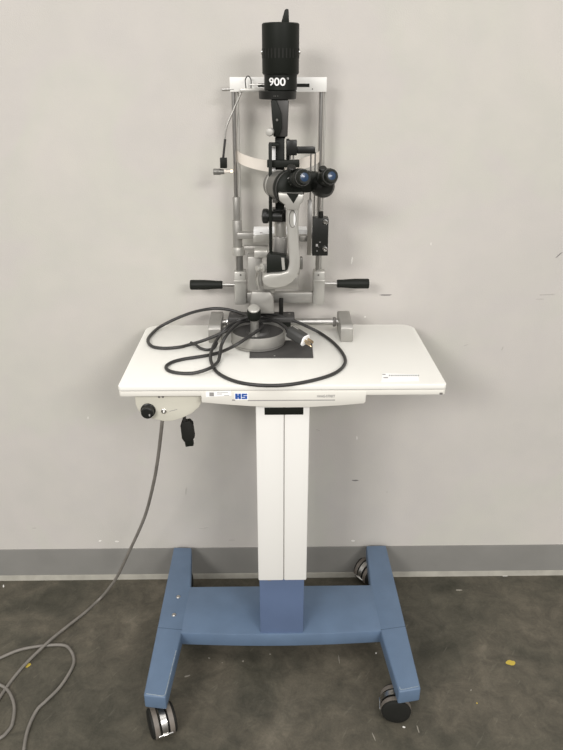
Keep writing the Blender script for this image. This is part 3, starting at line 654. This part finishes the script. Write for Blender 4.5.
TK = MB().lathe([(0, .0075), (.001, .0100), (.008, .0100), (.009, .0085), (.009, .004), (.016, .004), (.017, .0065), (.022, .0065), (.0225, .001)], c, (-.9, -.55, 0), 26).build('tilt_knob', 'alul', SL, 'silver tilt knob')
MB().tube([at(258, 272, TY-.014), at(257, 280, TY-.010), at(259, 289, TY)], .004, n=12).build('tilt_link', 'steel', TK)
seg(263, 299, 274, 290, TY-.01, .05, 'alu', 'arm_pivot', SL, .006)
seg(286, 300, 256, 276, TY-.01, .03, 'alu', 'rear_casting', SL, .004)

# ================================================================== black mains lead coiled on the table
PLs = thing('power_cord', az(262, 372, ZT), 'black power cord looped on the white tabletop, plug resting by the round base', 'power cord')
r = .0040; zt_ = ZT + r
Lc = [  # px, py, height above tabletop
 (291, 332, .040), (283, 325.5, .046), (274, 320, .050), (263, 316.8, .052), (252, 317.5, .054), (240, 313, .052), (231.5, 310.3, .056), (220, 308.6, .060), (209, 309, .058), (194, 312, .044), (180, 317, .028), (167, 323, .012), (157, 329, .002), (149.5, 336.5, 0), (148, 341.5, 0), (151.5, 346, 0), (158, 347.8, 0), (167.5, 348.2, 0), (180, 347, 0), (190, 344.5, 0), (202, 341, .010), (214, 336.5, .022), (226, 331, .034), (238, 323.5, .044), (248, 320.5, .046), (258, 321.5, .046), (262, 325.5, .042), (257, 331, .040), (247.5, 337.5, .038), (235, 345.5, .028), (222, 351.5, .003), (209, 355, 0), (196, 357.2, 0), (184, 359, 0), (174, 361.5, 0), (168, 364.5, 0), (166, 367.5, 0), (168.5, 370.5, 0), (175, 372.5, 0), (184, 373.4, 0), (194, 373, .002), (204, 370.5, .007), (212, 367, .008), (218, 361.5, .002), (220, 354, .010), (221.5, 345, .020), (226, 336, .036), (235, 326, .044), (246, 319, .048), (258, 314, .050), (270, 313.5, .050), (283, 316.5, .044), (296, 321.5, .034), (308, 327, .016), (320, 333, .002), (332, 341.5, 0), (341, 351, 0), (345.3, 359.5, 0), (343.5, 366, 0), (336, 372.5, 0), (322, 378, 0), (300, 383, 0), (280, 385.3, 0), (260, 385.2, 0), (242, 383, 0), (228, 378.7, 0), (217, 372, .0), (212, 364, .0), (210.5, 357, .006), (212.5, 348, .012), (218, 338, .020), (226, 328, .040), (237, 321, .048), (249, 317, .060)]
cordo = MB().tube([az(x, y, zt_ + h) for x, y, h in Lc], r, n=12, sub=6).build('cord', 'cord', PLs)
MB().tube([az(191, 342.5, zt_+.004), az(196, 345, zt_+.005), az(200, 348, zt_+.002), az(207, 349.8, zt_), az(214, 348, zt_+.001), az(217, 343, zt_+.006)], r*.85, n=12).build('cord_kink', 'cord', PLs)
# plug: body, white face, three prongs
pa, pb = az(290, 331, ZT+.044), az(307, 341.5, ZT+.028)
d = (pb-pa).normalized(); side = d.cross(Vector((0, 0, 1))).normalized(); up = side.cross(d)
def rect(c, a, b): return [c - side*a - up*b*.6, c - side*a*.6 - up*b, c + side*a*.6 - up*b, c + side*a - up*b*.6, c + side*a + up*b*.6, c + side*a*.6 + up*b, c - side*a*.6 + up*b, c - side*a + up*b*.6]
ln = (pb-pa).length
PG = MB().prism(rect(pa, .0152, .0142), d*ln*.86, bev=.002).build('plug', 'plug', PLs, 'dark grey mains plug')
MB().prism(rect(pa - d*.008, .008, .008), d*.02, bev=.002).build('strain_relief', 'cord', PG)
MB().prism(rect(pa + d*ln*.86, .0146, .0136), d*.0038, bev=.001).build('plug_face', 'paper', PG, 'white plug face')
for u, v in ((-.0065, .003), (.0065, .003)):
    b0 = pa + d*(ln*.86+.004) + side*u + up*v
    MB().prism([b0 - side*.0009 - up*.0032, b0 + side*.0009 - up*.0032, b0 + side*.0009 + up*.0032, b0 - side*.0009 + up*.0032], d*.017).build('prong', 'brass', PG)
MB().cyl(pa + d*(ln*.86+.004) - up*.006, pa + d*(ln*.86+.023) - up*.006, .0024, bev=.0008, n=12).build('prong', 'brass', PG)
MB().prism([pa + d*ln*a_ + side*s_ + up*.0143 for a_, s_ in ((.05, -.006), (.35, -.006), (.35, -.002), (.05, -.002))], up*.0004).build('plug_mark', 'alul', PG)
